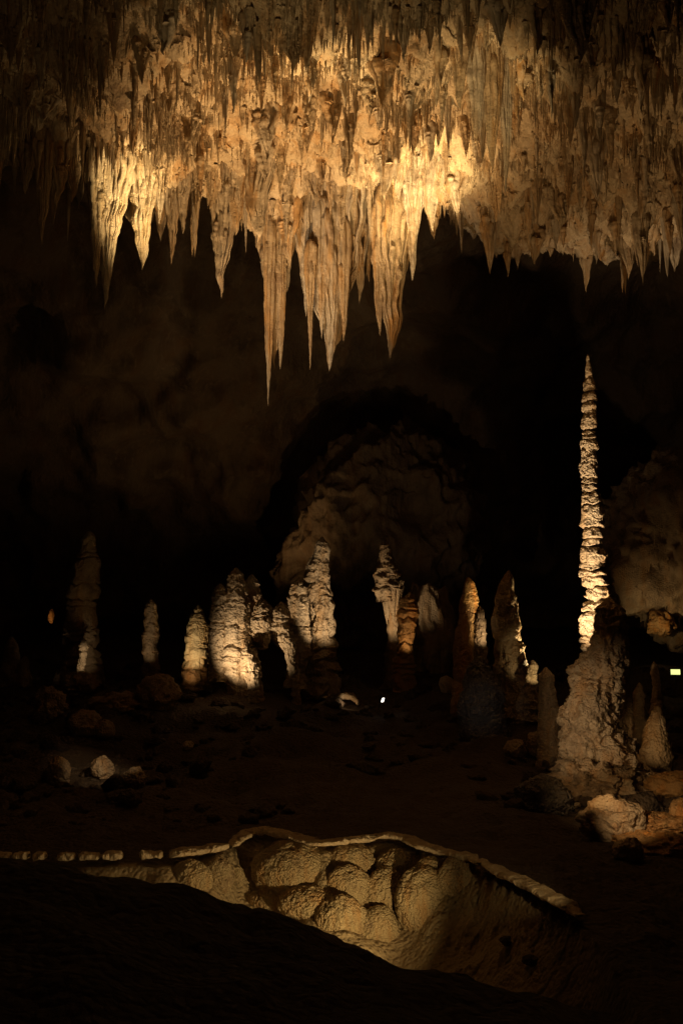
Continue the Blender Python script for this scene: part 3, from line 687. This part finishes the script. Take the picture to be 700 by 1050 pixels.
# ------------------------------------------------------------------ lamp fixtures that show
def emis(name, col, s):
    m = bpy.data.materials.new(name); m.use_nodes = True; b = m.node_tree.nodes['Principled BSDF']
    b.inputs['Base Color'].default_value = (*col, 1); b.inputs['Emission Color'].default_value = (*col, 1); b.inputs['Emission Strength'].default_value = s
    return m
M_metal = bpy.data.materials.new('lamp_housing'); M_metal.use_nodes = True
bb = M_metal.node_tree.nodes['Principled BSDF']; bb.inputs['Base Color'].default_value = (.03, .03, .03, 1); bb.inputs['Roughness'].default_value = .5
def lampbox(px, py, Y, w, h, label, mat, yaw, tilt):
    o = bpy.data.objects.new('cave_lamp', None); C.objects.link(o); o.location = V(px, py, Y); o.rotation_euler = (tilt, 0, yaw)
    o['label'] = label; o['category'] = 'lamp'
    def bevbox(sx, sy, sz, off, nm, m, bev):
        bm = bmesh.new(); bmesh.ops.create_cube(bm, size=1)
        for vv in bm.verts: vv.co = Vector((vv.co.x * sx, vv.co.y * sy, vv.co.z * sz)) + Vector(off)
        if bev: bmesh.ops.bevel(bm, geom=bm.edges[:], offset=bev, segments=2, affect='EDGES')
        me = bpy.data.meshes.new(nm); bm.to_mesh(me); bm.free(); me.materials.append(m)
        link(nm, me, o)
    bevbox(w, .12, h, (0, .08, 0), 'housing', M_metal, .01)
    bevbox(w * .88, .012, h * .86, (0, .012, 0), 'lens', mat, 0)
    bevbox(.03, .03, .35, (0, .1, -h / 2 - .16), 'stake', M_metal, 0)
lampbox(392.5, 718, 33, .08, .15, 'small white lamp glaring on the dark floor in the centre', emis('white_lens', (1, .93, .8), 6), 0.5, 0.5)
lampbox(692, 689, 36, .34, .2, 'greenish-yellow lit lamp panel near the right edge', emis('yellow_lens', (.85, .9, .30), 1.3), -0.2, -0.2)

# ------------------------------------------------------------------ lights
WARM = (1.0, 0.62, 0.27); GOLD = (1.0, 0.71, 0.33); SOFT = (1.0, 0.71, 0.41); ORG = (1.0, 0.50, 0.18)
def spot(px, py, Y, tpx, tpy, tY, W_, ang, col=WARM, blend=0.6, r=0.05, name='flood_or_fill'):
    l = bpy.data.lights.new(name, 'SPOT'); l.energy = W_; l.color = col; l.spot_size = radians(ang); l.spot_blend = blend; l.shadow_soft_size = r
    o = bpy.data.objects.new(name, l); C.objects.link(o); a = V(px, py, Y); b = V(tpx, tpy, tY)
    o.location = a; o.rotation_euler = (b - a).to_track_quat('-Z', 'Y').to_euler(); return o
# ceiling
spot(120, 960, 13.0, 300, 60, 21.5, 350, 60, WARM, 1.0, 0.05)  # weak front fill added for the ceiling, not a cave fixture
spot(380, 960, 14, 500, 75, 20.5, 9500, 13, GOLD, 1.0)
spot(250, 960, 12.5, 330, 25, 18.5, 1900, 30, GOLD, 1.0)  # unseen fill, added to brighten the top centre of the ceiling
spot(270, 740, 21.5, 320, 110, 23.5, 12500, 50, WARM, 1.0, 0.05)
spot(540, 720, 22.5, 425, 170, 25.5, 9000, 22, GOLD, 1.0)
spot(470, 960, 14, 425, 185, 25.8, 34000, 11, GOLD, 1.0)
spot(300, 740, 20, 130, 172, 24, 30000, 11, GOLD, 1.0)
spot(350, 720, 20, 330, 15, 20, 9000, 14, GOLD, 1.0)
spot(500, 960, 15, 610, 110, 24, 500, 48, WARM, 1.0)  # added fill that lifts the dim right ceiling, no fixture stands here
spot(560, 720, 22.5, 620, 120, 25, 1500, 60, WARM, 1.0)
spot(60, 760, 20, 330, 285, 26.5, 4600, 26, (1, .78, .52), 1.0)
# vault and back wall
spot(290, 640, 50, 170, 290, 56, 340, 110, WARM, 1.0)
spot(100, 700, 42, 60, 450, 55, 200, 80, WARM, 1.0)
spot(205, 640, 50, 340, 530, 54, 150, 44, WARM, 1.0)
spot(612, 655, 41, 700, 575, 44, 80, 60, WARM, 0.9)
spot(664, 655, 42.0, 680, 640, 44, 40, 100, GOLD)
spot(48, 640, 43.2, 53, 632, 44, 8, 110, ORG)
# slender giant and neighbours
spot(546, 742, 24.3, 607, 560, 27, 3200, 52, SOFT, 0.8)
spot(480, 745, 19, 612, 735, 24, 470, 36, SOFT, 1.0)
spot(585, 790, 18.0, 640, 815, 22.5, 130, 46, WARM, 1.0)
spot(600, 790, 16.0, 682, 856, 21, 360, 26, (1, .66, .34), 1.0)
spot(652, 770, 24, 675, 752, 25.5, 22, 60, WARM, 0.8)
# group
spot(214, 714, 33.6, 275, 640, 36.2, 540, 66, SOFT, 0.9)
spot(350, 700, 34.2, 331, 600, 37, 600, 50, SOFT, 0.8)
spot(188, 694, 35.0, 202, 650, 37, 150, 60, GOLD)
spot(188, 706, 35.4, 199, 680, 37, 22, 50, ORG, 1.0)
spot(138, 698, 35.5, 155, 640, 38, 55, 50, SOFT)
spot(125, 672, 35.5, 90, 585, 40, 36, 40, WARM)
spot(93, 682, 36.8, 84, 674, 38, 30, 50, SOFT)
spot(428, 684, 36.6, 417, 632, 38, 70, 60, (1, .62, .3))
spot(374, 670, 37.8, 399, 598, 40, 300, 80, SOFT)
spot(500, 630, 31.0, 481, 607, 32, 30, 40, GOLD)
spot(512, 662, 29.6, 492, 645, 30.5, 45, 60, SOFT, 1.0, .01)
spot(572, 700, 31.6, 526, 645, 31, 800, 60, GOLD)
spot(555, 700, 29.2, 546, 686, 30, 20, 60, GOLD)
spot(355, 722, 32.9, 355, 714, 33.5, 6, 120, SOFT)
spot(466, 712, 32.2, 458, 703, 33, 6, 90, SOFT)
spot(180, 700, 21, 102, 795, 25.6, 380, 24, SOFT, 1.0)
spot(440, 745, 24, 497, 722, 29.5, 34, 20, (1, .86, .74), 1.0)
# basin
yb = hit(500, 935, 10, 19.5)
spot(462, 1000, 14.6, 318, 888, 17.0, 380, 92, GOLD, 1.0, 0.03)
spot(610, 905, 13.2, 520, 892, 16.2, 45, 34, GOLD, 1.0, 0.03)
spot(120, 925, 13.2, 130, 868, 17.6, 22, 120, WARM)

# ------------------------------------------------------------------ world and output
w = bpy.data.worlds.new('World'); scene.world = w; w.use_nodes = True
bg = w.node_tree.nodes['Background']; bg.inputs[0].default_value = (1.0, 0.45, 0.2, 1); bg.inputs[1].default_value = 0.006
scene.view_settings.view_transform = 'Standard'; scene.view_settings.look = 'None'
scene.view_settings.exposure = 0; scene.view_settings.gamma = 1
scene.render.engine = 'CYCLES'
scene.cycles.use_denoising = True
scene.cycles.max_bounces = 4; scene.cycles.diffuse_bounces = 2
scene.cycles.sample_clamp_indirect = 3
